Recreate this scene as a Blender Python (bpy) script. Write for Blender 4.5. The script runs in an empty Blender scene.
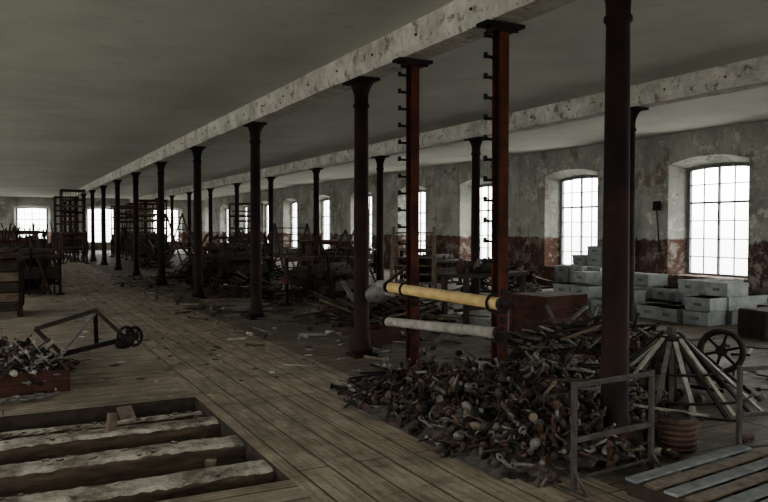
import bpy, math, random
from mathutils import Vector, Matrix, Euler
random.seed(11)
S=bpy.context.scene
U=random.uniform

# ------------------------------------------------------------------ materials
def nt(name):
    m=bpy.data.materials.new(name); m.use_nodes=True
    t=m.node_tree; t.nodes.clear()
    return m,t
def N(t,ty,**k):
    n=t.nodes.new(ty)
    for a,b in k.items(): setattr(n,a,b)
    return n
def ramp(t,src,stops):
    r=t.nodes.new('ShaderNodeValToRGB'); e=r.color_ramp.elements
    while len(e)<len(stops): e.new(0.5)
    for el,(p,c) in zip(e,stops):
        el.position=p; el.color=(c[0],c[1],c[2],1) if not isinstance(c,(int,float)) else (c,c,c,1)
    t.links.new(src,r.inputs[0]); return r.outputs[0]
def mix(t,fac,a,b):
    m=t.nodes.new('ShaderNodeMix'); m.data_type='RGBA'
    for s,i in ((fac,0),(a,6),(b,7)):
        if hasattr(s,'links'): t.links.new(s,m.inputs[i])
        elif i==0: m.inputs[0].default_value=s
        else: m.inputs[i].default_value=(s[0],s[1],s[2],1)
    return m.outputs[2]
def mth(t,op,a,b=0.0,clamp=False):
    m=t.nodes.new('ShaderNodeMath'); m.operation=op; m.use_clamp=clamp
    for s,i in ((a,0),(b,1)):
        if hasattr(s,'links'): t.links.new(s,m.inputs[i])
        else: m.inputs[i].default_value=s
    return m.outputs[0]
def noise(t,vec,scale,detail=6,rough=0.6):
    n=N(t,'ShaderNodeTexNoise'); n.inputs['Scale'].default_value=scale
    n.inputs['Detail'].default_value=detail; n.inputs['Roughness'].default_value=rough
    t.links.new(vec,n.inputs['Vector']); return n.outputs['Fac']
def finish(t,col,rough=0.8,metal=0.0,bump=None,bs=0.3,bd=0.02,spec=0.3):
    p=N(t,'ShaderNodeBsdfPrincipled'); o=N(t,'ShaderNodeOutputMaterial')
    if hasattr(col,'links'): t.links.new(col,p.inputs['Base Color'])
    else: p.inputs['Base Color'].default_value=(*col,1)
    if hasattr(rough,'links'): t.links.new(rough,p.inputs['Roughness'])
    else: p.inputs['Roughness'].default_value=rough
    p.inputs['Metallic'].default_value=metal
    p.inputs['Specular IOR Level'].default_value=spec
    if bump is not None:
        b=N(t,'ShaderNodeBump'); b.inputs['Strength'].default_value=bs; b.inputs['Distance'].default_value=bd
        t.links.new(bump,b.inputs['Height']); t.links.new(b.outputs[0],p.inputs['Normal'])
    t.links.new(p.outputs[0],o.inputs[0])
def simple(name,c1,c2,scale=6,rough=0.75,metal=0.0,dust=0.0,bs=0.4,spec=0.12):
    m,t=nt(name); g=N(t,'ShaderNodeNewGeometry')
    n=noise(t,g.outputs['Position'],scale)
    col=mix(t,ramp(t,n,[(0.35,0.0),(0.65,1.0)]),c1,c2)
    if dust>0:
        sp=N(t,'ShaderNodeSeparateXYZ'); t.links.new(g.outputs['Normal'],sp.inputs[0])
        up=mth(t,'MULTIPLY',mth(t,'MAXIMUM',sp.outputs[2],0.0),dust)
        n2=noise(t,g.outputs['Position'],scale*1.7,4)
        f=mth(t,'MULTIPLY',up,ramp(t,n2,[(0.35,0.2),(0.6,1.0)]),True)
        col=mix(t,f,col,(0.30,0.28,0.24))
    finish(t,col,rough,metal,n,bs,0.01,spec)
    return m
iron   =simple('dark_cast_iron',(0.005,0.0045,0.005),(0.018,0.012,0.010),9,0.8,0.0,0.06,0.4,0.08)
colpnt =simple('column_paint',(0.0040,0.0034,0.0035),(0.0200,0.0080,0.0058),2.2,0.7,0.0,0.05,0.4,0.07)
rust   =simple('rusty_steel',(0.024,0.013,0.010),(0.052,0.024,0.016),14,0.85,0.0,0.15)
redpost=simple('red_lead_paint',(0.068,0.018,0.010),(0.020,0.008,0.006),5,0.8,0.0,0.05,0.4,0.05)
redwood=simple('red_painted_wood',(0.050,0.018,0.012),(0.022,0.011,0.008),7,0.85,0,0.25)
wood   =simple('old_wood',(0.055,0.039,0.026),(0.11,0.08,0.054),8,0.85,0,0.35)
darkw  =simple('dark_wood',(0.014,0.011,0.009),(0.034,0.025,0.018),8,0.85,0,0.2)
palew  =simple('dusty_pale_wood',(0.14,0.13,0.108),(0.28,0.26,0.22),12,0.9,0,0.45)
greym  =simple('dull_grey_metal',(0.036,0.034,0.031),(0.10,0.093,0.083),15,0.55,0.0,0.25,0.4,0.4)
white  =simple('dusty_offwhite',(0.33,0.32,0.29),(0.5,0.48,0.44),10,0.9,0,0.2)
yellow =simple('yellow_ochre_paint',(0.58,0.42,0.16),(0.42,0.27,0.10),7,0.6,0,0.3)
boxgrey=simple('grey_box_board',(0.14,0.152,0.148),(0.25,0.262,0.255),5,0.9,0,0.45)
bluegr =simple('blue_grey_slat',(0.075,0.085,0.09),(0.165,0.175,0.178),9,0.85,0,0.2)
debris =simple('debris_dirt',(0.010,0.0085,0.007),(0.045,0.038,0.031),16,0.95,0,0.15,1.0)
plframe=simple('window_frame_paint',(0.16,0.16,0.155),(0.09,0.09,0.09),10,0.7)

def m_joist():
    m,t=nt('plaster_caked_joist'); g=N(t,'ShaderNodeNewGeometry'); P=g.outputs['Position']
    mp=N(t,'ShaderNodeMapping'); t.links.new(P,mp.inputs[0]); mp.inputs['Scale'].default_value=(1.5,9,9)
    n=noise(t,mp.outputs[0],2.2,8,0.7); q=noise(t,P,3.2,10,0.78); r=noise(t,P,22,5,0.7)
    col=mix(t,ramp(t,n,[(0.35,0.0),(0.65,1.0)]),(0.020,0.015,0.011),(0.085,0.060,0.040))
    sp=N(t,'ShaderNodeSeparateXYZ'); t.links.new(g.outputs['Normal'],sp.inputs[0])
    up=ramp(t,sp.outputs[2],[(0.35,0.0),(0.8,1.0)])
    f=mth(t,'MULTIPLY',up,ramp(t,q,[(0.42,0.2),(0.56,1.0)]),True)
    col=mix(t,f,col,(0.37,0.34,0.28))
    col=mix(t,ramp(t,r,[(0.34,0.55),(0.42,0.0)]),col,(0.05,0.038,0.028))
    finish(t,col,0.95,0,r,0.9,0.02,0.1); return m
cream=m_joist()
def m_ceiling():
    m,t=nt('ceiling_plaster'); g=N(t,'ShaderNodeNewGeometry'); P=g.outputs['Position']
    a=noise(t,P,0.45,6,0.65); b=noise(t,P,3.5,8,0.7)
    c=mix(t,ramp(t,a,[(0.3,0.0),(0.7,1.0)]),(0.36,0.36,0.315),(0.52,0.52,0.46))
    c=mix(t,ramp(t,b,[(0.60,0.0),(0.70,0.45)]),c,(0.24,0.22,0.18))
    finish(t,c,0.95,0,b,0.2,0.02); return m
def m_beam():
    m,t=nt('beam_plaster'); g=N(t,'ShaderNodeNewGeometry'); P=g.outputs['Position']
    a=noise(t,P,2.2,8,0.7); b=noise(t,P,8,7,0.75)
    c=mix(t,ramp(t,a,[(0.36,0.0),(0.62,1.0)]),(0.28,0.265,0.225),(0.58,0.555,0.485))
    c=mix(t,ramp(t,b,[(0.54,0.0),(0.61,0.8)]),c,(0.11,0.088,0.066))
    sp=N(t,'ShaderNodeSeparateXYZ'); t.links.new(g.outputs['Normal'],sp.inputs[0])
    c=mix(t,ramp(t,mth(t,'MULTIPLY',sp.outputs[2],-1.0),[(0.6,0.0),(0.9,0.5)]),c,(0.13,0.11,0.085))  # downward faces darkened: underside shade put into the colour
    finish(t,c,0.9,0,b,0.6,0.02); return m
def m_wall():
    m,t=nt('peeling_wall_plaster'); g=N(t,'ShaderNodeNewGeometry'); P=g.outputs['Position']
    sp=N(t,'ShaderNodeSeparateXYZ'); t.links.new(P,sp.inputs[0])
    st=N(t,'ShaderNodeMapping'); t.links.new(P,st.inputs[0]); st.inputs['Scale'].default_value=(3,3,0.5)
    a=noise(t,P,0.9,7,0.65); b=noise(t,P,3.0,10,0.78); d=noise(t,P,1.3,8,0.72); v=noise(t,st.outputs[0],1.2,6,0.7)
    up=mix(t,ramp(t,a,[(0.35,0.0),(0.62,1.0)]),(0.16,0.16,0.14),(0.32,0.32,0.285))
    up=mix(t,ramp(t,b,[(0.55,0.0),(0.60,0.8)]),up,(0.46,0.45,0.40))
    up=mix(t,ramp(t,v,[(0.53,0.0),(0.67,0.6)]),up,(0.11,0.094,0.074))
    up=mix(t,ramp(t,d,[(0.57,0.0),(0.61,0.8)]),up,(0.13,0.094,0.068))
    lo=mix(t,ramp(t,a,[(0.4,0.0),(0.6,1.0)]),(0.046,0.024,0.019),(0.082,0.042,0.033))
    lo=mix(t,ramp(t,b,[(0.53,0.0),(0.58,0.8)]),lo,(0.24,0.22,0.19))
    lo=mix(t,ramp(t,d,[(0.39,0.9),(0.46,0.0)]),lo,(0.16,0.148,0.125))
    z=mth(t,'ADD',sp.outputs[2],mth(t,'MULTIPLY',mth(t,'SUBTRACT',b,0.5),0.35))
    f=ramp(t,mth(t,'MULTIPLY',z,0.4),[(0.49,0.0),(0.505,1.0)])
    c=mix(t,f,lo,up)
    finish(t,c,0.95,0,b,0.5,0.03,0.1); return m
def m_floor(name,along_y,c1,c2,dusty=1.0):
    m,t=nt(name); g=N(t,'ShaderNodeNewGeometry'); P=g.outputs['Position']
    mp=N(t,'ShaderNodeMapping'); t.links.new(P,mp.inputs[0])
    if along_y: mp.inputs['Rotation'].default_value=(0,0,math.pi/2)
    br=N(t,'ShaderNodeTexBrick'); t.links.new(mp.outputs[0],br.inputs['Vector'])
    br.offset=0.37; br.inputs['Scale'].default_value=1.0
    br.inputs['Brick Width'].default_value=3.1; br.inputs['Row Height'].default_value=0.2
    br.inputs['Mortar Size'].default_value=0.008; br.inputs['Mortar Smooth'].default_value=0.25
    br.inputs['Color1'].default_value=(*c1,1); br.inputs['Color2'].default_value=(*c2,1); br.inputs['Mortar'].default_value=(0.03,0.024,0.018,1)
    st=N(t,'ShaderNodeMapping'); t.links.new(P,st.inputs[0])
    st.inputs['Scale'].default_value=(18,1.2,1) if along_y else (1.2,18,1)
    gr=noise(t,st.outputs[0],1.5,6,0.7)
    a=noise(t,P,0.6,8,0.7); b=noise(t,P,4,10,0.78); d=noise(t,P,26,6,0.75); e=noise(t,P,1.6,9,0.78)
    c=br.outputs['Color']
    c=mix(t,ramp(t,a,[(0.42,0.0),(0.60,0.5*dusty)]),c,(0.40,0.355,0.275))
    c=mix(t,ramp(t,e,[(0.40,0.55),(0.50,0.0)]),c,(0.080,0.063,0.045))
    c=mix(t,ramp(t,e,[(0.54,0.0),(0.62,0.5*dusty)]),c,(0.46,0.42,0.34))
    c=mix(t,ramp(t,b,[(0.54,0.0),(0.64,0.5*dusty)]),c,(0.48,0.44,0.36))
    c=mix(t,ramp(t,b,[(0.35,0.65),(0.44,0.0)]),c,(0.05,0.039,0.028))
    c=mix(t,ramp(t,gr,[(0.36,0.65),(0.58,0.0)]),c,(0.065,0.050,0.034))
    c=mix(t,ramp(t,d,[(0.60,0.0),(0.68,0.4*dusty)]),c,(0.53,0.49,0.41))
    c=mix(t,ramp(t,d,[(0.32,0.55),(0.40,0.0)]),c,(0.03,0.024,0.018))
    c=mix(t,mth(t,'MULTIPLY',br.outputs['Fac'],0.75),c,(0.022,0.017,0.012))
    hgt=mth(t,'SUBTRACT',b,mth(t,'MULTIPLY',br.outputs['Fac'],1.2))
    r=ramp(t,a,[(0.4,0.6),(0.65,0.9)])
    finish(t,c,r,0,hgt,0.6,0.015,0.25); return m
M_ceil=m_ceiling(); M_beam=m_beam(); M_wall=m_wall()
M_fx=m_floor('floor_boards_cross',False,(0.255,0.205,0.140),(0.165,0.130,0.088))
M_fd=m_floor('floor_boards_dirty',False,(0.100,0.080,0.058),(0.068,0.054,0.039),0.55)
M_fy=m_floor('floor_boards_long',True,(0.33,0.262,0.175),(0.21,0.165,0.110))
def m_glass():
    m,t=nt('dusty_window_glass')
    tr=N(t,'ShaderNodeBsdfTransparent'); tr.inputs[0].default_value=(0.97,0.98,1,1)
    tl=N(t,'ShaderNodeBsdfTranslucent'); tl.inputs[0].default_value=(0.9,0.92,0.92,1)
    g=N(t,'ShaderNodeNewGeometry'); n=noise(t,g.outputs['Position'],3,5)
    mx=N(t,'ShaderNodeMixShader'); t.links.new(ramp(t,n,[(0.3,0.08),(0.7,0.3)]),mx.inputs[0])
    t.links.new(tr.outputs[0],mx.inputs[1]); t.links.new(tl.outputs[0],mx.inputs[2])
    o=N(t,'ShaderNodeOutputMaterial'); t.links.new(mx.outputs[0],o.inputs[0]); return m
M_glass=m_glass()

# ------------------------------------------------------------------ mesh builder
class B:
    def __init__(s,name): s.name=name; s.v=[]; s.f=[]; s.mi=[]; s.sm=[]; s.mats=[]
    def m(s,mat):
        if mat not in s.mats: s.mats.append(mat)
        return s.mats.index(mat)
    def add(s,vs,fs,mat,smooth=False):
        o=len(s.v); s.v+= [Vector(p) for p in vs]; k=s.m(mat)
        for f in fs: s.f.append([o+i for i in f]); s.mi.append(k); s.sm.append(smooth)
    def box(s,c,size,mat,R=None):
        x,y,z=[a/2 for a in size]; c=Vector(c)
        vs=[Vector((sx*x,sy*y,sz*z)) for sx in(-1,1) for sy in(-1,1) for sz in(-1,1)]
        if R is not None: vs=[R@v for v in vs]
        s.add([c+v for v in vs],[(0,1,3,2),(4,6,7,5),(0,4,5,1),(2,3,7,6),(0,2,6,4),(1,5,7,3)],mat)
    def bar(s,p0,p1,w,h,mat,up=(0,0,1)):
        p0=Vector(p0);p1=Vector(p1);d=(p1-p0); L=d.length
        if L<1e-5: return
        d.normalize(); u=Vector(up); r=d.cross(u)
        if r.length<1e-3: r=d.cross(Vector((1,0,0)))
        r.normalize(); u=r.cross(d)
        R=Matrix((d,r,u)).transposed()
        s.box((p0+p1)/2,(L,w,h),mat,R)
    def cyl(s,p0,p1,r0,r1,mat,n=8,caps=True,smooth=True):
        s.lathe(p0,p1,[(0,r0),(1,r1)],mat,n,caps,smooth)
    def lathe(s,p0,p1,prof,mat,n=10,caps=True,smooth=True):
        p0=Vector(p0);p1=Vector(p1);ax=p1-p0
        d=ax.normalized(); a=d.orthogonal().normalized(); b=d.cross(a)
        vs=[];fs=[]
        for t,r in prof:
            for i in range(n):
                q=2*math.pi*i/n
                vs.append(p0+ax*t+a*(r*math.cos(q))+b*(r*math.sin(q)))
        for k in range(len(prof)-1):
            for i in range(n):
                j=(i+1)%n
                fs.append((k*n+i,k*n+j,(k+1)*n+j,(k+1)*n+i))
        s.add(vs,fs,mat,smooth)
        if caps:
            o=len(s.v)-len(vs); k=s.m(mat)
            s.f.append([o+i for i in range(n)][::-1]); s.mi.append(k); s.sm.append(False)
            s.f.append([o+(len(prof)-1)*n+i for i in range(n)]); s.mi.append(k); s.sm.append(False)
    def path(s,pts,r,mat,n=6):
        for a,b in zip(pts[:-1],pts[1:]): s.cyl(a,b,r,r,mat,n)
    def ring(s,c,axis,R,r,mat,n=18,k=6,spokes=0):
        c=Vector(c);d=Vector(axis).normalized();a=d.orthogonal().normalized();b=d.cross(a)
        vs=[];fs=[]
        for i in range(n):
            q=2*math.pi*i/n; e=a*math.cos(q)+b*math.sin(q)
            for j in range(k):
                w=2*math.pi*j/k
                vs.append(c+e*(R+r*math.cos(w))+d*(r*math.sin(w)))
        for i in range(n):
            for j in range(k):
                i2=(i+1)%n;j2=(j+1)%k
                fs.append((i*k+j,i2*k+j,i2*k+j2,i*k+j2))
        s.add(vs,fs,mat,True)
        for i in range(spokes):
            q=2*math.pi*i/spokes; e=a*math.cos(q)+b*math.sin(q)
            s.cyl(c,c+e*R,r*0.7,r*0.6,mat,5)
        if spokes: s.cyl(c-d*r*1.8,c+d*r*1.8,r*2.2,r*2.2,mat,10)
    def build(s,bevel=0.0):
        zs=[v.z for v in s.v]; mnz=min(zs)
        cx=(min(v.x for v in s.v)+max(v.x for v in s.v))/2; cy=(min(v.y for v in s.v)+max(v.y for v in s.v))/2
        o=Vector((cx,cy,mnz))
        me=bpy.data.meshes.new(s.name); me.from_pydata([v-o for v in s.v],[],s.f)
        for mt in s.mats: me.materials.append(mt)
        me.polygons.foreach_set('material_index',s.mi); me.polygons.foreach_set('use_smooth',s.sm)
        me.update()
        ob=bpy.data.objects.new(s.name,me); ob.location=o; S.collection.objects.link(ob)
        return ob
def rotz(a): return Matrix.Rotation(a,3,'Z')
def reul(a,b,c): return Euler((a,b,c)).to_matrix()

# ------------------------------------------------------------------ room
H=3.45; XR=12.5; XL=-5.1; YB=-3.7; YF=53.0
PX0,PX1,PY0,PY1=-1.6,1.5,4.12,6.55
b=B('floor')
def quad(b,x0,y0,x1,y1,z,mat): b.add([(x0,y0,z),(x1,y0,z),(x1,y1,z),(x0,y1,z)],[(0,1,2,3)],mat)
quad(b,XL,YB,PX1,PY0,0,M_fx); quad(b,PX1,YB,3.1,PY0,0,M_fy); quad(b,3.1,YB,XR,PY0,0,M_fd)
quad(b,XL,PY0,PX0,PY1,0,M_fx)
quad(b,PX1,PY0,3.1,PY1,0,M_fy); quad(b,3.1,PY0,XR,PY1,0,M_fd)
quad(b,XL,PY1,PX1,YF,0,M_fx); quad(b,PX1,PY1,3.1,YF,0,M_fy); quad(b,3.1,PY1,XR,YF,0,M_fd)
D=-0.75
quad(b,PX0,PY0,PX1,PY1,D,debris)
for (x0,y0,x1,y1) in ((PX0,PY0,PX1,PY0),(PX1,PY0,PX1,PY1),(PX1,PY1,PX0,PY1),(PX0,PY1,PX0,PY0)):
    b.add([(x0,y0,D),(x1,y1,D),(x1,y1,0),(x0,y0,0)],[(0,1,2,3)],darkw)
b.build()
b=B('ceiling')
def ceilbay(x0,x1,rise):
    n=10
    for i in range(n):
        a0=i/n;a1=(i+1)/n
        z0=H+rise*(1-(2*a0-1)**2);z1=H+rise*(1-(2*a1-1)**2)
        xa=x0+(x1-x0)*a0; xb=x0+(x1-x0)*a1
        b.add([(xa,YB,z0),(xa,YF,z0),(xb,YF,z1),(xb,YB,z1)],[(0,1,2,3)],M_ceil,True)
X1=3.7; X2=8.0
ceilbay(XL,X1,0.03); ceilbay(X1,X2,0.03); ceilbay(X2,XR,0.0)
b.build()

def wall(name,org,ud,od,u0,u1,cs,hi,ho,sill,spi,ri,spo,ro,depth,Hw):
    global wn
    b=B(name); org=Vector(org);ud=Vector(ud);od=Vector(od)
    P=lambda u,d,z: org+ud*u+od*d+Vector((0,0,z))
    bounds=[u0]+[(cs[i]+cs[i+1])/2 for i in range(len(cs)-1)]+[u1]
    n=10
    for i,c in enumerate(cs):
        a,e=bounds[i],bounds[i+1]
        def q(p): b.add([P(u,0,z) for u,z in p],[(0,1,2,3)],M_wall)
        q([(a,0),(c-hi,0),(c-hi,Hw),(a,Hw)]); q([(c+hi,0),(e,0),(e,Hw),(c+hi,Hw)])
        q([(c-hi,0),(c+hi,0),(c+hi,sill),(c-hi,sill)])
        ai=[(c+hi*(1-2*k/n),spi+ri*(1-(1-2*k/n)**2)) for k in range(n+1)]
        ao=[(c+ho*(1-2*k/n),spo+ro*(1-(1-2*k/n)**2)) for k in range(n+1)]
        for k in range(n): q([ai[k],ai[k+1],(ai[k+1][0],Hw),(ai[k][0],Hw)])
        oi=[(c-hi,sill),(c+hi,sill)]+ai; oo=[(c-ho,sill+0.02),(c+ho,sill+0.02)]+ao
        m=len(oi)
        for k in range(m):
            k2=(k+1)%m
            b.add([P(oi[k][0],0,oi[k][1]),P(oi[k2][0],0,oi[k2][1]),P(oo[k2][0],depth,oo[k2][1]),P(oo[k][0],depth,oo[k][1])],[(0,1,2,3)],M_wall)
    b.build()
    for c in cs:
        wn+=1
        w=B('window_%d'%wn); d=depth-0.07
        ao=[(c+ho*(1-2*k/n),spo+ro*(1-(1-2*k/n)**2)) for k in range(n+1)]
        out=[(c-ho,sill+0.02),(c+ho,sill+0.02)]+ao
        w.add([P(u,d+0.02,z) for u,z in out],[tuple(range(len(out)))],M_glass)
        for k in range(len(out)):
            k2=(k+1)%len(out)
            w.bar(P(out[k][0],d,out[k][1]),P(out[k2][0],d,out[k2][1]),0.07,0.07,plframe)
        zt=lambda u: spo+ro*(1-((u-c)/ho)**2)
        for f in (-0.5,0,0.5):
            u=c+f*ho; w.bar(P(u,d,sill+0.02),P(u,d,zt(u)),0.045 if f==0 else 0.022,0.045 if f==0 else 0.022,plframe,up=od)
        rows=6
        for r in range(1,rows):
            z=sill+0.02+(spo+ro*0.5-sill)*r/rows
            w.bar(P(c-ho,d,z),P(c+ho,d,z),0.03,0.045 if r==4 else 0.022,plframe)
        w.build()
        L=bpy.data.lights.new('daylight_portal','AREA'); L.shape='RECTANGLE'; L.size=2*ho+0.1; L.size_y=spo+ro-sill+0.1
        L.cycles.is_portal=True
        lo=bpy.data.objects.new('daylight_portal',L); S.collection.objects.link(lo)
        lo.location=P(c,depth+0.03,(sill+spo+ro)/2)
        lo.rotation_euler=(-od).to_track_quat('-Z','Y').to_euler()
wn=0
rc=[10.3+4*k for k in range(-3,11)]
wall('wall_right',(XR,0,0),(0,1,0),(1,0,0),YB,YF,rc,0.95,0.72,0.5,2.80,0.13,2.70,0.04,0.45,H+0.05)
wall('wall_far',(0,YF,0),(1,0,0),(0,1,0),XL,XR,[-2.4,1.85,6.05,10.3],1.05,0.86,0.5,2.80,0.13,2.74,0.05,0.45,H+0.1)
wall('wall_left',(XL,0,0),(0,1,0),(-1,0,0),YB,YF,rc,1.0,0.80,0.5,2.78,0.18,2.68,0.1,0.3,H+0.05)  # unseen side; its windows are widened to bring in more light
wall('wall_back',(0,YB,0),(1,0,0),(0,-1,0),XL,XR,[-2.4,1.85,6.05,10.3],1.0,0.8,0.5,2.78,0.18,2.68,0.1,0.3,H+0.1)  # unseen windows added behind the camera to brighten the hall

ZB=3.17
for nm,x in (('girder_1',X1),('girder_2',X2)):  # plastered ceiling girders running over the two column rows
    b=B(nm)
    ys=[YB+i*0.5 for i in range(int((YF-YB)/0.5)+1)]+[YF]
    rows=[]
    for y in ys:
        j=lambda s=0.008: U(-s,s)
        rows.append([(x-0.17+j(),y,H+0.06),(x-0.17+j(),y,ZB+0.05+j()),(x-0.14+j(),y,ZB+j(0.006)),(x+0.14+j(),y,ZB+j(0.006)),(x+0.17+j(),y,ZB+0.05+j()),(x+0.17+j(),y,H+0.06)])
    vs=[p for r in rows for p in r]; fs=[]
    for i in range(len(rows)-1):
        for k in range(5): fs.append((i*6+k,(i+1)*6+k,(i+1)*6+k+1,i*6+k+1))
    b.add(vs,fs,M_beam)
    for i in range(60):
        y=YB+0.6+i*0.93
        b.cyl((x-0.165,y,ZB+0.14),(x-0.185,y,ZB+0.14),0.016,0.012,rust,6)
    b.build()

# ------------------------------------------------------------------ columns
def column(x,y):
    b=B('cast_iron_column')
    b.box((x,y,0.02),(0.28,0.28,0.04),colpnt)
    b.lathe((x,y,0.04),(x,y,ZB-0.03),[(0,0.13),(0.02,0.13),(0.028,0.11),(0.05,0.103),(0.06,0.092),(0.45,0.087),(0.905,0.079),(0.91,0.094),(0.92,0.094),(0.925,0.08),(0.96,0.085),(0.985,0.115),(1.0,0.12)],colpnt,20)
    b.box((x,y,ZB-0.015),(0.26,0.46,0.03),colpnt)
    for s in(-1,1):
        for ax in (0,1):
            e=0.22 if ax else 0.15
            def Q(a,t,z):
                return (x+t,y+s*a,z) if ax else (x+s*a,y+t,z)
            b.add([Q(0.07,-0.02,ZB-0.03),Q(0.07,0.02,ZB-0.03),Q(e,0.02,ZB-0.03),Q(e,-0.02,ZB-0.03),
                   Q(0.07,-0.02,ZB-0.22),Q(0.07,0.02,ZB-0.22),Q(e*0.62,-0.02,ZB-0.09),Q(e*0.62,0.02,ZB-0.09)],
                  [(0,1,2,3),(4,5,7,6),(6,7,2,3),(0,3,6,4),(1,5,7,2)],colpnt)
    b.build()
for k in range(13): column(X1,3.77+4*k)
for k in range(0,13): column(X2,3.77+4*k+(0.14 if k==1 else 0))

# ------------------------------------------------------------------ red posts with pegs and rollers
for y,dz in ((6.57,0.0),(5.09,0.05)):
    b=B('pegged_steel_post'); x=X1
    b.box((x,y,0.01),(0.24,0.2,0.02),redpost)
    b.box((x,y-0.05,1.58),(0.09,0.012,3.12),redpost); b.box((x,y+0.05,1.58),(0.09,0.012,3.12),redpost)
    b.box((x,y,1.58),(0.014,0.09,3.12),iron)
    b.box((x,y,3.145),(0.38,0.16,0.03),iron); b.box((x,y,3.11),(0.20,0.14,0.04),iron)
    for s in(-1,1): b.cyl((x+s*0.16,y,3.11),(x+s*0.16,y,3.14),0.02,0.02,iron,6)
    for i in range(12):
        z=1.15+i*0.168+dz
        b.bar((x-0.04,y,z),(x-0.15,y,z+0.005),0.03,0.02,iron); b.box((x-0.15,y,z+0.012),(0.02,0.03,0.045),iron)
    for z in (0.52,0.72,0.95): b.box((x,y-0.06,z),(0.06,0.02,0.05),iron)
    b.build()
def roller(name,p0,p1,r,mat,core):
    b=B(name)
    p0=Vector(p0);p1=Vector(p1)
    b.cyl(p0,p1,0.022,0.022,iron,8)
    b.lathe(p0.lerp(p1,0.07),p0.lerp(p1,0.93),[(0,r*0.6),(0.0,r),(0.02,r),(0.021,r*0.97),(0.98,r*0.97),(0.981,r),(1,r)],mat,18)
    for t in(0.05,0.95):
        q=p0.lerp(p1,t);d=(p1-p0).normalized()
        b.cyl(q-d*0.015,q+d*0.015,r*1.2,r*1.2,core,16)
    return b
b=roller('yellow_cloth_roller',(3.57,6.95,0.87),(3.57,4.75,0.87),0.052,yellow,iron)
for y in(6.57,5.09):
    b.bar((3.57,y-0.09,0.79),(3.7,y-0.09,0.79),0.03,0.03,iron)
    b.ring((3.57,y-0.085,0.87),(0,1,0),0.066,0.012,iron,14,5)
b.lathe((3.55,7.25,0.74),(3.58,6.87,0.84),[(0,0.04),(0.15,0.09),(0.35,0.075),(0.55,0.12),(0.8,0.09),(1,0.05)],greym,10)
b.lathe((3.55,7.05,0.90),(3.6,6.8,0.80),[(0,0.03),(0.3,0.07),(0.7,0.06),(1,0.03)],palew,8)
b.build()
b=roller('bare_cloth_roller',(3.57,7.0,0.50),(3.57,4.8,0.64),0.047,palew,iron)
for y,z in((6.57,0.44),(5.09,0.56)):
    b.bar((3.57,y-0.09,z),(3.7,y-0.09,z),0.03,0.03,iron)
b.build()

# ------------------------------------------------------------------ pit joists
jo=[(6.30,0.10,-0.08),(5.84,0.23,-0.03),(5.18,0.25,-0.02),(4.52,0.25,-0.02)]
for y,w,z in jo:
    b=B('floor_joist')
    n=70
    vs=[];fs=[]
    for i in range(n+1):
        x=PX0+0.005+(PX1-PX0-0.01)*i/n
        wob=0.012*math.sin(i*0.2+y*3)+U(-.003,.003)
        for (dy,dz) in ((-w/2,-0.28),(-w/2+U(0,.006),-0.01+U(-.01,.003)),(-w/3,U(0,.008)),(0,U(0,.01)),(w/3,U(0,.008)),(w/2-U(0,.006),-0.01+U(-.01,.003)),(w/2,-0.28)):
            vs.append((x,y+dy+wob,z+dz))
    for i in range(n):
        for k in range(6):
            fs.append((i*7+k,(i+1)*7+k,(i+1)*7+k+1,i*7+k+1))
    b.add(vs,fs,cream)
    for x in (PX0+0.15,-0.2,PX1-0.15): b.box((x,y,(z-0.26+D)/2),(0.12,w*0.8,z-0.26-D),darkw)
    for i in range(24):
        xx=U(PX0+.1,PX1-.1); s=U(.008,.02)
        b.box((xx,y+U(-w*.4,w*.4),z+s*0.3),(s*2.2,s*1.4,s),cream,rotz(U(0,3)))
    b.build()
b=B('joist_strut')
b.box((0.72,5.84,0.035),(0.06,0.05,0.13),wood,reul(0.05,0.1,0.3)); b.build()
b=B('joist_strut'); b.bar((1.22,4.84,-0.75),(1.20,4.80,-0.03),0.07,0.05,wood); b.build()
b=B('broken_floorboard'); b.bar((0.9,6.52,-0.02),(1.1,5.6,-0.72),0.12,0.025,wood); b.build()

# ------------------------------------------------------------------ scrap helpers
def spindle(b,c,L,R,mat,kind):
    d=R@Vector((1,0,0)); c=Vector(c); p0=c-d*L/2; p1=c+d*L/2
    if kind==0:
        b.lathe(p0,p1,[(0,0.006),(0.03,0.018),(0.09,0.021),(0.14,0.009),(0.5,0.008),(0.86,0.008),(0.9,0.020),(0.97,0.018),(1,0.006)],mat,6)
    elif kind==1:
        b.lathe(p0,p0+d*0.17,[(0,0.028),(0.08,0.028),(0.1,0.014),(0.88,0.011),(0.9,0.025),(1,0.025)],mat,8)
    elif kind==2:
        b.cyl(p0,p1,0.008,0.008,mat,5)
    elif kind==3:
        b.box(c,(L,0.03,0.008),mat,R)
    elif kind==4:
        n=R@Vector((0,1,0))
        b.path([p0,c,c+n*0.06+d*0.05,p1*0.6+c*0.4+n*0.1],0.010,mat,5)
    elif kind==5:
        b.ring(c,R@Vector((0,0,1)),0.035,0.010,mat,10,5)
    elif kind==6:
        b.lathe(p0,p0+d*0.12,[(0,0.016),(0.2,0.032),(0.45,0.030),(0.7,0.014),(1,0.024)],mat,7)
    elif kind==8:   # cranked lever casting
        n=R@Vector((0,1,0))
        b.bar(c-d*0.09,c,0.03,0.02,mat); b.bar(c,c+d*0.04+n*0.09,0.03,0.02,mat)
        b.ring(c-d*0.1,R@Vector((0,0,1)),0.026,0.010,mat,9,4); b.ring(c+d*0.04+n*0.1,R@Vector((0,0,1)),0.022,0.009,mat,9,4)
    else:
        b.cyl(c-d*0.02,c+d*0.02,0.04,0.04,mat,10)
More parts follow.
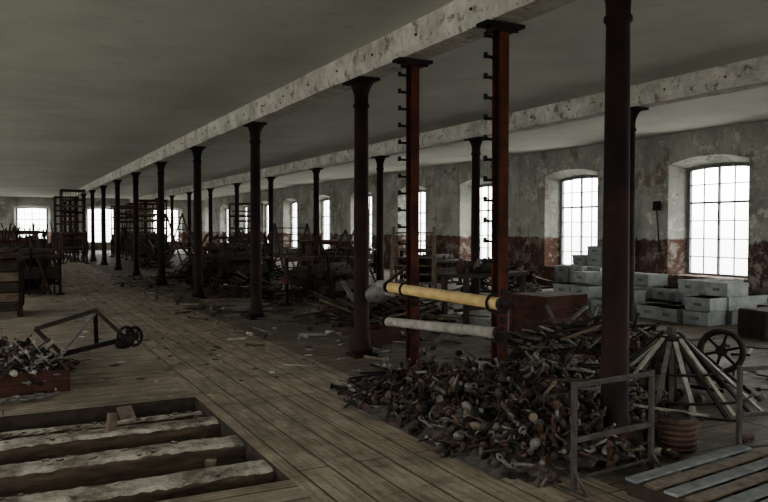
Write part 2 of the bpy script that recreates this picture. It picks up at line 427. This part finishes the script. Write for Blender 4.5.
def pile(name,hf,region,n,mats,mound=True,step=0.1,lm=(0.15,0.45),tilt=0.35,kinds=(0,0,0,1,2,2,3,4,5,6,6,7),avoid=()):
    b=B(name); x0,x1,y0,y1=region
    if mound:
        nx=int((x1-x0)/step);ny=int((y1-y0)/step);vs=[];fs=[];hh=[]
        for i in range(nx+1):
            for j in range(ny+1):
                x=x0+(x1-x0)*i/nx;y=y0+(y1-y0)*j/ny
                h=hf(x,y); hh.append(h)
                vs.append((x+U(-.02,.02),y+U(-.02,.02),max(0.001,h*0.8+U(-.03,.03) if h>0.04 else 0.001)))
        for i in range(nx):
            for j in range(ny):
                q=[i*(ny+1)+j,(i+1)*(ny+1)+j,(i+1)*(ny+1)+j+1,i*(ny+1)+j+1]
                if max(hh[k] for k in q)>0.04: fs.append(q)
        b.add(vs,fs,debris)
    cnt=0
    while cnt<n:
        x=U(x0,x1);y=U(y0,y1);h=hf(x,y)
        if h<0.02 or random.random()>min(1,h*6+0.1): continue
        if any((x-ax)**2+(y-ay)**2<ar*ar for ax,ay,ar in avoid): continue
        cnt+=1
        tl=tilt if h>0.08 else 0.06
        L=U(*lm); a=random.gauss(0,tl)
        z=h+abs(math.sin(a))*L*0.3+U(-0.03,0.03) if h>0.06 else 0.02+abs(math.sin(a))*L/2
        spindle(b,(x,y,z),L,reul(U(0,6),a,U(0,6.28)),random.choice(mats),random.choice(kinds))
    return b
g=lambda x,y,cx,cy,sx,sy,h: h*math.exp(-((x-cx)/sx)**2-((y-cy)/sy)**2)

def h1(x,y):
    e=U(-.01,.01)
    h=g(x,y,3.6,4.5,0.75,0.75,0.32)+g(x,y,3.15,5.6,0.6,0.9,0.19)+g(x,y,4.4,4.9,0.65,0.7,0.22)+g(x,y,3.1,3.75,0.45,0.6,0.20)+e
    edge=2.6+0.12*math.sin(y*4)
    if x<edge: h-= (edge-x)*0.8
    return h-0.06
b=pile('spindle_scrap_heap',h1,(2.3,5.0,3.35,6.9),3000,[iron,iron,iron,iron,rust,rust,rust,greym,greym,debris,darkw,darkw,wood],lm=(0.10,0.32),kinds=(0,0,1,2,2,3,4,4,5,5,6,6,7,8,8,8),avoid=((3.7,3.77,0.22),(3.7,5.09,0.14),(3.7,6.57,0.14)))
for i in range(46):
    x=U(2.85,4.4);y=U(3.7,6.0);a=U(0,3.14);L=U(0.4,0.9);z=h1(x,y)+0.09
    d=Vector((math.cos(a),math.sin(a),U(-.12,.12)))*L/2
    b.bar(Vector((x,y,z))-d,Vector((x,y,z))+d,0.025,0.016,random.choice([rust,iron,iron,darkw,greym,palew]))
b.build()
def h2(x,y): return 0.03
b=pile('scattered_floor_scrap',h2,(2.7,8.5,3.4,24),700,[iron,wood,palew,rust,greym,darkw,iron,darkw],mound=False,tilt=0.02,kinds=(0,2,3,3,6,7))
b.build()
b=B('scattered_paper_and_plaster')
for i in range(380):
    x=U(0.9,3.4);y=U(6.9,32); s=U(.012,.05)
    b.box((x,y,0.006),(s*2,s*1.4,0.006),random.choice([palew,white,greym,darkw,wood,darkw]),rotz(U(0,3)))
b.build()

b=B('collapsed_slat_reel')
cx,cy=5.08,4.52
for i in range(26):
    a=-3.1+i*0.243+U(-.06,.06); L=U(0.60,0.80)
    e=Vector((cx+math.cos(a)*L,cy+math.sin(a)*L,0.03))
    s=Vector((cx+math.cos(a)*0.07,cy+math.sin(a)*0.07,0.56+U(-.04,.05)))
    b.bar(s,e,0.036,0.016,(palew,iron,greym,darkw,palew,iron)[i%6],up=(math.cos(a),math.sin(a),1))
b.cyl((cx,cy,0.0),(cx,cy,0.64),0.05,0.04,darkw,10)
b.cyl((cx,cy,0.52),(cx,cy,0.57),0.11,0.11,iron,16)
b.ring((cx,cy,0.30),(0,0,1),0.40,0.012,iron,20,5)
b.ring((cx,cy,0.12),(0,0,1),0.62,0.012,iron,24,5)
b.build()
def h5(x,y): return g(x,y,5.6,6.0,0.85,0.6,0.42)-0.04
b=pile('heap_of_laths_and_iron',h5,(4.6,6.9,5.3,6.9),500,[iron,darkw,rust,iron,greym,wood],lm=(0.2,0.5),kinds=(0,2,3,4,6,7,8,5))
for i in range(110):
    x=U(4.8,6.3);y=U(5.6,6.7);a=random.gauss(0.5,0.8);L=U(0.4,1.0)
    z=0.08+max(0,h5(x,y))*U(0.6,1.4)
    d=Vector((math.cos(a),math.sin(a),U(-.4,.4)*min(1,z*4)))*L/2
    c=Vector((x,y,max(z,abs(d.z)+0.02)))
    b.bar(c-d,c+d,U(.02,.045),0.02,random.choice([darkw,darkw,iron,iron,iron,rust,greym,wood]))
b.build()
for (x,y,R) in ((6.5,5.15,0.20),):
    b=B('belt_pulley')
    ax=Vector((-0.85,-0.5,0.18)).normalized()
    for o in(-0.06,-0.03,0.0,0.03,0.06): b.ring(Vector((x,y,R+0.03))+ax*o,ax,R,0.024,iron,28,6,6 if o==0.0 else 0)
    b.build()
def drum(x,y,r,h,mat):
    b=B('ribbed_spring_drum')
    b.cyl((x,y,0.0),(x,y,h),r*0.85,r*0.85,mat,18)
    n=int(h/0.035)
    for i in range(n): b.ring((x,y,0.02+i*0.035),(0,0,1),r*0.9,0.013,mat,20,5)
    b.ring((x,y,h),(0,0,1),r*0.6,0.015,iron,16,5)
    b.build()
drum(4.02,3.52,0.13,0.22,rust)

angm=simple('brown_grey_angle_iron',(0.022,0.018,0.016),(0.048,0.040,0.035),12,0.7,0,0.25)
def stand(x0,y0,x1,y1,h):
    b=B('angle_iron_stand'); w=0.026
    a=Vector((x0,y0,0));c=Vector((x1,y1,0)); n=Vector((-(c-a).y,(c-a).x,0)).normalized()*0.10
    m=angm
    for p in(a,c):
        b.bar(p,p+Vector((0,0,h)),w,w,m)
        b.bar(p-n,p+n,w,0.012,m)
        b.bar(p-n+Vector((0,0,0.01)),p+Vector((0,0,0.12)),0.015,0.015,m)
    for z in(h-0.02,h*0.47): b.bar(a+Vector((0,0,z)),c+Vector((0,0,z)),w,w,m)
    b.bar(a+Vector((0,0,h*0.12)),c+Vector((0,0,h*0.12)),0.015,0.015,m)
    b.build()
stand(2.84,3.2,3.50,3.26,0.62)
stand(4.19,3.18,4.8,3.05,0.6)
b=B('slatted_pallet'); R=rotz(0.12); o=Vector((3.66,2.62,0))
for dx in(-0.5,0,0.5): b.box(o+R@Vector((dx,0,0.045)),(0.07,0.95,0.09),darkw,R)
for i in range(8): b.box(o+R@Vector((0,-0.43+i*0.123,0.098)),(1.12,0.08,0.015),bluegr if i not in(4,6) else wood,R)
b.build()

# ------------------------------------------------------------------ crates
def crate(name,x,y,w,d,h,mat,rot=0,open_=False,z=0):
    b=B(name); R=rotz(rot); o=Vector((x,y,z))
    t=0.02
    n=max(2,int(h/0.14))
    for s in(-1,1):
        for i in range(n):
            zz=(i+0.5)*h/n
            b.box(o+R@Vector((0,s*(d/2-t/2),zz)),(w-2*t,t,h/n-0.006),mat,R)
            b.box(o+R@Vector((s*(w/2-t/2),0,zz)),(t,d,h/n-0.006),mat,R)
    for sx in(-1,1):
        for sy in(-1,1): b.box(o+R@Vector((sx*(w/2+0.006),sy*(d/2-0.04),h/2)),(0.015,0.07,h),mat,R)
    b.box(o+R@Vector((0,0,0.015)),(w-2*t,d-2*t,0.02),mat,R)
    if not open_:
        for i in range(4): b.box(o+R@Vector((0,-d/2+(i+0.5)*d/4,h+0.008)),(w,d/4-0.008,0.018),mat,R)
    b.build()
crate('red_wooden_crate',7.0,8.45,0.85,0.7,0.52,redwood,0.15)
crate('red_parts_box',0.12,7.55,0.80,0.55,0.2,redwood,0.05,True)
crate('red_parts_box',4.3,8.6,0.5,0.4,0.2,redwood,0.3,True)
def h3(x,y): return g(x,y,0.05,7.55,0.42,0.35,0.34)-0.06
b=pile('bolt_heap',h3,(-0.25,0.47,7.30,7.80),340,[iron,greym,rust,iron,greym,darkw,palew],lm=(0.1,0.35),kinds=(0,0,2,2,4,5,6,3))
b.build()
def h4(x,y): return g(x,y,0.05,8.5,0.5,0.4,0.28)-0.04
b=pile('metal_parts_heap',h4,(-0.7,0.75,8.05,9.1),300,[iron,greym,rust,iron,darkw,palew],lm=(0.15,0.5),kinds=(0,2,2,4,5,6,3,8)); b.build()
b=B('curled_iron_scrap')
for i in range(5): b.ring((-0.02+i*0.1,7.0+U(-.05,.05),0.035),(U(-.3,.3),U(-.3,.3),1),0.05,0.012,greym,10,5)
b.build()

b=B('loom_lever_frame')
b.bar((0.35,9.6,0.30),(1.02,9.5,0.50),0.05,0.05,darkw)
b.bar((0.35,9.6,0.30),(0.62,9.3,0.02),0.035,0.035,iron)
b.bar((0.62,9.3,0.03),(1.30,9.4,0.14),0.07,0.05,iron)
b.bar((0.60,9.32,0.03),(1.02,9.5,0.48),0.025,0.025,greym)
b.bar((1.00,9.5,0.50),(1.38,9.42,0.10),0.05,0.04,darkw)
b.bar((1.00,9.5,0.50),(1.05,9.9,0.02),0.05,0.04,iron)
b.ring((1.33,9.38,0.17),(0.6,-1,0.1),0.12,0.018,iron,18,6,5)
b.ring((1.45,9.52,0.15),(0.6,-1,0.1),0.11,0.02,iron,18,6,4)
b.cyl((1.25,9.2,0.15),(1.5,9.75,0.15),0.03,0.03,iron,8)
b.lathe((1.22,9.3,0.08),(1.4,9.42,0.16),[(0,0.04),(0.3,0.08),(0.7,0.07),(1,0.04)],iron,10)
b.build()

random.seed(5)
def gbox(c,s,r):
    R=rotz(r); b.box(c,s,boxgrey,R)
    b.box(Vector(c)+Vector((0,0,s[2]/2-0.03)),(s[0]+0.012,s[1]+0.012,0.06),boxgrey,R)
    b.box(Vector(c)+R@Vector((-s[0]/2-0.003,0,0)),(0.008,s[1]*0.3,0.05),greym,R)
b=B('stack_of_grey_boxes')
for i in range(7):
    for j in range(3):
        for k in range((random.choice([1,2,2]),random.choice([1,2,3]),random.choice([2,3,3]))[j]):
            gbox((9.6+j*0.5+U(-.05,.05),7.9+i*0.52+U(-.03,.03),0.11+k*0.212),(0.44,0.42,0.205),U(-.15,.15))
b.build()
b=B('stack_of_grey_boxes')
for i in range(3):
    for k in range(6-i):
        gbox((12.1+U(-.03,.03),12.25+i*0.5,0.11+k*0.215),(0.5,0.44,0.21),U(-.06,.06))
for i in range(3):
    for k in range(3): gbox((11.4+U(-.03,.03),12.0+i*0.5,0.11+k*0.215),(0.5,0.42,0.21),U(-.1,.1))
b.build()
crate('dark_wooden_crate',10.4,7.2,0.6,0.5,0.32,darkw,0.3)
crate('dark_wooden_crate',9.3,6.6,0.6,0.5,0.36,darkw,-0.2)

b=B('hanging_shovel')
x=12.44;y=11.42
b.cyl((x,y,1.0),(x-0.02,y+0.06,1.85),0.016,0.016,darkw,8)
b.box((x-0.02,y+0.06,1.95),(0.03,0.2,0.2),iron); b.cyl((x-0.1,y+0.06,1.97),(12.5,y+0.06,1.97),0.015,0.015,iron,6)
b.box((x-0.05,y+0.06,1.88),(0.08,0.12,0.06),iron)
b.cyl((x,y-0.06,1.0),(x,y+0.06,1.0),0.014,0.014,darkw,6)
b.build()

# ------------------------------------------------------------------ textile machines
def loom(name,x,y,L,W,Hh,rot,tall=False,mat=iron,seed=0,junk=10,solid=False):
    rr=random.Random(seed); b=B(name); R=rotz(rot); o=Vector((x,y,0))
    T=lambda a,c,z:o+R@Vector((a,c,z))
    for s in(-1,1):
        a=s*L/2
        b.bar(T(a,-W/2,0),T(a,-W/2,Hh*0.75),0.07,0.06,mat); b.bar(T(a,W/2,0),T(a,W/2,Hh),0.07,0.06,mat)
        b.bar(T(a,-W/2,Hh*0.72),T(a,W/2,Hh*0.72),0.05,0.06,mat)
        b.bar(T(a,-W/2,0.25),T(a,W/2,0.25),0.05,0.07,mat)
        b.bar(T(a,-W/2,0.28),T(a,W/2,Hh*0.68),0.035,0.035,mat)
        b.box(T(a,-W/2,0.02),(0.16,0.14,0.04),mat,R); b.box(T(a,W/2,0.02),(0.16,0.14,0.04),mat,R)
        b.ring(T(a+s*0.08,0,Hh*0.42),R@Vector((1,0,0)),Hh*0.22,0.02,mat,20,5,6)
        b.ring(T(a+s*0.08,W*0.3,Hh*0.25),R@Vector((1,0,0)),Hh*0.12,0.02,mat,16,5,4)
    if solid:
        b.box(T(0,-W/2,Hh*0.42),(L,0.04,Hh*0.2),darkw,R)
        b.cyl(T(-L/2,W*0.25,Hh*0.62),T(L/2,W*0.25,Hh*0.62),0.2,0.2,darkw,18)
        b.cyl(T(-L/2,-W*0.2,Hh*0.75),T(L/2,-W*0.2,Hh*0.75),0.13,0.13,darkw,16)
        b.cyl(T(-L/2,-W*0.1,Hh*0.3),T(L/2,-W*0.1,Hh*0.3),0.17,0.17,iron,16)
    for (c,z,r,m) in ((-W/2,Hh*0.70,0.05,darkw),(-W*0.3,Hh*0.35,0.08,darkw),(W/2,Hh*0.55,0.09,redwood),(0,Hh*0.42,0.03,iron),(W*0.3,Hh*0.25,0.03,iron)):
        b.cyl(T(-L/2-0.05,c,z),T(L/2+0.05,c,z),r,r,m,12)
    b.bar(T(-L/2,W/2,Hh-0.03),T(L/2,W/2,Hh-0.03),0.08,0.08,redwood)
    for i in range(5):
        c=-W*0.15+i*0.06
        z0=Hh*0.5+rr.uniform(-.06,.06)
        b.bar(T(-L/2+0.1,c,z0),T(L/2-0.1,c,z0),0.02,0.04,darkw); b.bar(T(-L/2+0.1,c,z0+0.3),T(L/2-0.1,c,z0+0.3),0.02,0.04,darkw)
        for q in (-1,1): b.bar(T(q*(L/2-0.12),c,z0),T(q*(L/2-0.12),c,z0+0.3),0.02,0.02,darkw)
    for i in range(6): b.bar(T(-L*0.2+i*L*0.08,-W/2-0.1,0.08),T(-L*0.2+i*L*0.08,W/2,0.2),0.04,0.03,darkw)
    for i in range(junk):
        p=T(rr.uniform(-L/2,L/2),rr.uniform(-W/2,W/2),0.03); z=Hh*rr.uniform(0.6,1.15)
        q=p+Vector((rr.uniform(-.5,.5),rr.uniform(-.4,.4),z))
        b.bar(p,q,rr.uniform(.02,.06),0.02,rr.choice([darkw,iron,rust,iron]))
    if tall:
        for sx in(-1,1):
            for sy in(-0.3,1): b.bar(T(sx*L/2,sy*W/2,Hh*0.7),T(sx*L/2,sy*W/2,Hh*1.75),0.06,0.05,redwood)
            b.bar(T(sx*L/2,-0.15*W,Hh*1.72),T(sx*L/2,W/2,Hh*1.72),0.05,0.06,redwood)
        for c,z in ((W/2,1.72),(-0.15*W,1.72),(W/2,1.35)): b.bar(T(-L/2,c,Hh*z),T(L/2,c,Hh*z),0.06,0.07,redwood)
        for i in range(9):
            u=-L/2+L*(i+0.5)/9
            b.cyl(T(u,-0.1*W,Hh*0.72),T(u,-0.1*W,Hh*1.7),0.008,0.008,iron,4)
        for i in range(3): b.cyl(T(-L/2,0.1*W+i*0.12,Hh*(1.2+0.15*i)),T(L/2,0.1*W+i*0.12,Hh*(1.2+0.15*i)),0.045,0.045,rr.choice([wood,iron,rust]),8)
    b.build()
loom('weaving_loom',0.45,18.6,1.1,1.5,1.20,0.25,False,iron,1,44,True)
loom('weaving_loom',0.40,21.4,1.1,1.4,1.40,-0.15,False,iron,2,44,True)
loom('weaving_loom',0.55,24.2,1.2,1.4,1.40,0.2,False,iron,3,44,True)
loom('weaving_loom',5.6,13.5,1.1,1.0,0.9,0.7,False,iron,3,26,True)
loom('weaving_loom',6.9,16.1,1.3,1.1,1.15,-0.35,False,iron,4,24)
loom('weaving_loom',5.4,19.0,1.4,1.1,1.0,0.5,False,iron,5,26,True)
loom('weaving_loom',9.9,16.6,1.2,1.0,0.9,0.4,False,iron,6,16,True)
loom('weaving_loom',6.4,23.0,1.4,1.2,1.2,-0.4,False,iron,8,26,True)
loom('weaving_loom',10.0,22.0,1.4,1.2,1.1,0.6,False,iron,12,14)
for i,(x,y) in enumerate(((5.4,31.0),(5.8,35.4),(5.8,39.6),(6.2,43.5),(10.0,33))):
    loom('jacquard_loom',x,y,1.2,1.6,1.5,0.2*(i%3)-0.2,True,rust if i%2 else iron,20+i,12,True)
loom('jacquard_loom',2.75,34.0,0.9,1.4,1.78,0.0,True,rust,44,8)
loom('jacquard_loom',2.75,38.0,0.9,1.4,1.70,0.0,True,rust,45,8)
loom('weaving_loom',1.2,44,1.2,1.4,1.2,0.1,False,iron,40)

b=B('carding_machine')
x,y=-0.08,14.3
for s in(-1,1):
    xx=x+s*0.36
    b.bar((xx,y-0.5,0.03),(xx,y+0.5,0.03),0.08,0.06,iron)
    b.bar((xx,y-0.45,0.03),(xx,y-0.42,0.98),0.08,0.07,iron); b.bar((xx,y+0.45,0.03),(xx,y+0.42,0.98),0.08,0.07,iron)
    b.bar((xx,y-0.5,0.97),(xx,y+0.5,0.97),0.08,0.07,darkw)
    b.ring((xx+s*0.05,y,0.5),(1,0,0),0.33,0.025,iron,26,6,6)
    b.ring((xx+s*0.05,y+0.3,0.28),(1,0,0),0.14,0.02,rust,18,5,4)
b.cyl((x-0.32,y,0.52),(x+0.32,y,0.52),0.30,0.30,darkw,24)
for q,z,r in((-0.36,0.62,0.09),(0.36,0.62,0.09),(-0.30,0.30,0.08),(0.0,0.90,0.07)): b.cyl((x-0.34,y+q,z),(x+0.34,y+q,z),r,r,redwood,14)
for i in range(5): b.box((x,y-0.47,0.16+i*0.17),(0.68,0.03,0.14),wood if i%2 else darkw)
b.box((x,y-0.1,1.03),(0.78,0.8,0.05),darkw)
for i in range(26):
    p=Vector((x+U(-.3,.3),y+U(-.35,.3),1.07)); a=U(0,6.3); d=Vector((math.cos(a),math.sin(a),U(.0,.6)))*U(.1,.3)
    b.bar(p,p+d,U(.02,.05),0.02,random.choice([iron,darkw,rust]))
b.build()

def creel(x,y,w,h,rot,lean,rungs=9,mat=wood):
    b=B('leaning_warp_rack'); R=rotz(rot)
    T=lambda a,c,z:Vector((x,y,0))+R@Vector((a,c,z))
    for s in(-1,1):
        b.bar(T(s*w/2,0,0.0),T(s*w/2,lean,h),0.06,0.04,mat)
        b.bar(T(s*w/2,lean*1.0,h*0.98),T(s*w/2,lean*2.1,0.0),0.05,0.035,mat)
    b.bar(T(-w/2,lean*1.9,0.2),T(w/2,lean*1.9,0.2),0.04,0.04,mat)
    for i in range(rungs):
        t=(i+0.7)/(rungs+0.4); b.cyl(T(-w/2,lean*t,h*t),T(w/2,lean*t,h*t),0.016,0.016,mat,6)
    b.build()
creel(6.9,12.3,0.8,1.5,-0.6,0.6,9,wood)
creel(7.0,13.9,0.8,1.45,0.9,0.6,8,darkw)
creel(5.4,16.4,0.8,1.5,1.2,0.6,9,darkw)
creel(7.0,18.2,1.0,1.6,0.2,0.6,9,darkw)
creel(5.9,26.0,1.0,2.0,0.8,0.7,9,redwood)

def timber(name,cx,cy,sx,sy,hh,n,L,mats,am,asd,tilt=0.2):
    b=B(name)
    for i in range(n):
        x=cx+U(-1.2,1.2)*sx;y=cy+U(-1.2,1.2)*sy;a=random.gauss(am,asd);l=U(*L)
        z=0.03+hh*math.exp(-((x-cx)/sx/1.2)**2-((y-cy)/sy/1.2)**2)*U(0,1)
        dz=U(-tilt,tilt)*min(1,z*3)
        d=Vector((math.cos(a),math.sin(a),dz))*l/2
        c=Vector((x,y,max(z,abs(d.z)+0.02)))
        b.bar(c-d,c+d,U(.03,.10),U(.02,.04),random.choice(mats))
        if i%4==0:
            e=c+Vector((U(-.1,.1),U(-.1,.1),0)); 
            b.ring((e.x,e.y,max(z,0.13)),(U(-1,1),U(-1,1),U(0,1)),U(.06,.12),0.014,iron,14,5,4)
    b.build()
mm=[wood,darkw,darkw,iron,iron,redwood,rust,iron,darkw,greym]
timber('timber_and_iron_heap',5.5,10.7,0.7,0.6,0.4,100,(0.4,1.3),mm,0.2,0.9,0.8)
timber('timber_and_iron_heap',4.8,15.5,0.4,0.6,0.4,60,(0.4,1.1),mm,0.1,0.7,0.7)
timber('timber_and_iron_heap',4.7,17.6,0.3,0.5,0.5,50,(0.4,1.1),mm,1.0,0.7,0.9)
timber('timber_and_iron_heap',6.3,20.7,0.6,0.4,0.9,60,(0.6,1.4),mm,0.2,0.9,1.4)
timber('timber_and_iron_heap',5.0,22.0,0.3,0.8,0.6,60,(0.6,1.4),mm,1.2,0.7,1.1)
timber('timber_and_iron_heap',5.1,28.2,0.4,0.8,0.7,50,(0.6,1.4),mm,1.2,0.7,1.2)
timber('timber_and_iron_heap',10.1,13.6,0.7,0.8,0.8,60,(0.5,1.2),mm,0.7,0.9,0.8)
timber('timber_and_iron_heap',1.2,40,0.5,1.8,0.8,50,(0.6,1.6),mm,0.7,0.9,1.0)
timber('timber_and_iron_heap',0.6,28.0,0.4,1.2,0.7,60,(0.6,1.5),mm,0.7,0.9,1.0)
b=B('stack_of_loose_boards')
for i in range(16):
    x,y=3.8+U(-.2,.3),12.3+i*0.13; a=U(-.25,.25); z=0.015+(i%4)*0.028
    d=Vector((math.cos(a),math.sin(a),0))*U(.3,.55); c=Vector((x,y,z))
    b.bar(c-d,c+d,0.11,0.024,random.choice([wood,darkw,greym,wood]))
b.build()
b=B('workbench')
x,y=6.9,9.9
b.box((x,y,0.74),(1.5,0.6,0.05),darkw,rotz(0.2))
for s in(-1,1):
    for q in(-1,1): 
        p=Vector((x,y,0))+rotz(0.2)@Vector((s*0.65,q*0.24,0)); b.bar(p,p+Vector((0,0,0.72)),0.07,0.07,darkw)
b.bar(Vector((x,y,0.2))+rotz(0.2)@Vector((-0.65,0,0)),Vector((x,y,0.2))+rotz(0.2)@Vector((0.65,0,0)),0.05,0.05,darkw)
for i in range(14):
    p=Vector((x,y,0))+rotz(0.2)@Vector((U(-.65,.65),U(-.22,.22),0)); h=U(.06,.25)
    b.lathe(p+Vector((0,0,0.765)),p+Vector((0,0,0.765+h)),[(0,.07),(.4,.09),(.8,.05),(1,.02)],random.choice([greym,iron,iron,rust]),9)
b.build()

# ------------------------------------------------------------------ world & camera
w=bpy.data.worlds.new('overcast_sky'); S.world=w; w.use_nodes=True; t=w.node_tree; t.nodes.clear()
tc=N(t,'ShaderNodeTexCoord'); sp=N(t,'ShaderNodeSeparateXYZ'); t.links.new(tc.outputs['Generated'],sp.inputs[0])
f=mth(t,'MULTIPLY_ADD',sp.outputs[2],0.5)
t.nodes[-1].inputs[2].default_value=0.5
c=ramp(t,f,[(0.35,(0.22,0.22,0.195)),(0.49,(0.48,0.485,0.45)),(0.53,(0.96,0.97,0.92)),(1.0,(1.0,0.99,0.93))])
bg=N(t,'ShaderNodeBackground'); bg.inputs[1].default_value=21.5; t.links.new(c,bg.inputs[0])
o=N(t,'ShaderNodeOutputWorld'); t.links.new(bg.outputs[0],o.inputs[0])

cam=bpy.data.cameras.new('camera'); cam.sensor_width=36; cam.lens=35.0; cam.clip_end=200
co=bpy.data.objects.new('camera',cam); S.collection.objects.link(co)
co.location=(0,0,1.48)
co.rotation_euler=(math.radians(90-1.76),0,math.radians(-27.2))
S.camera=co
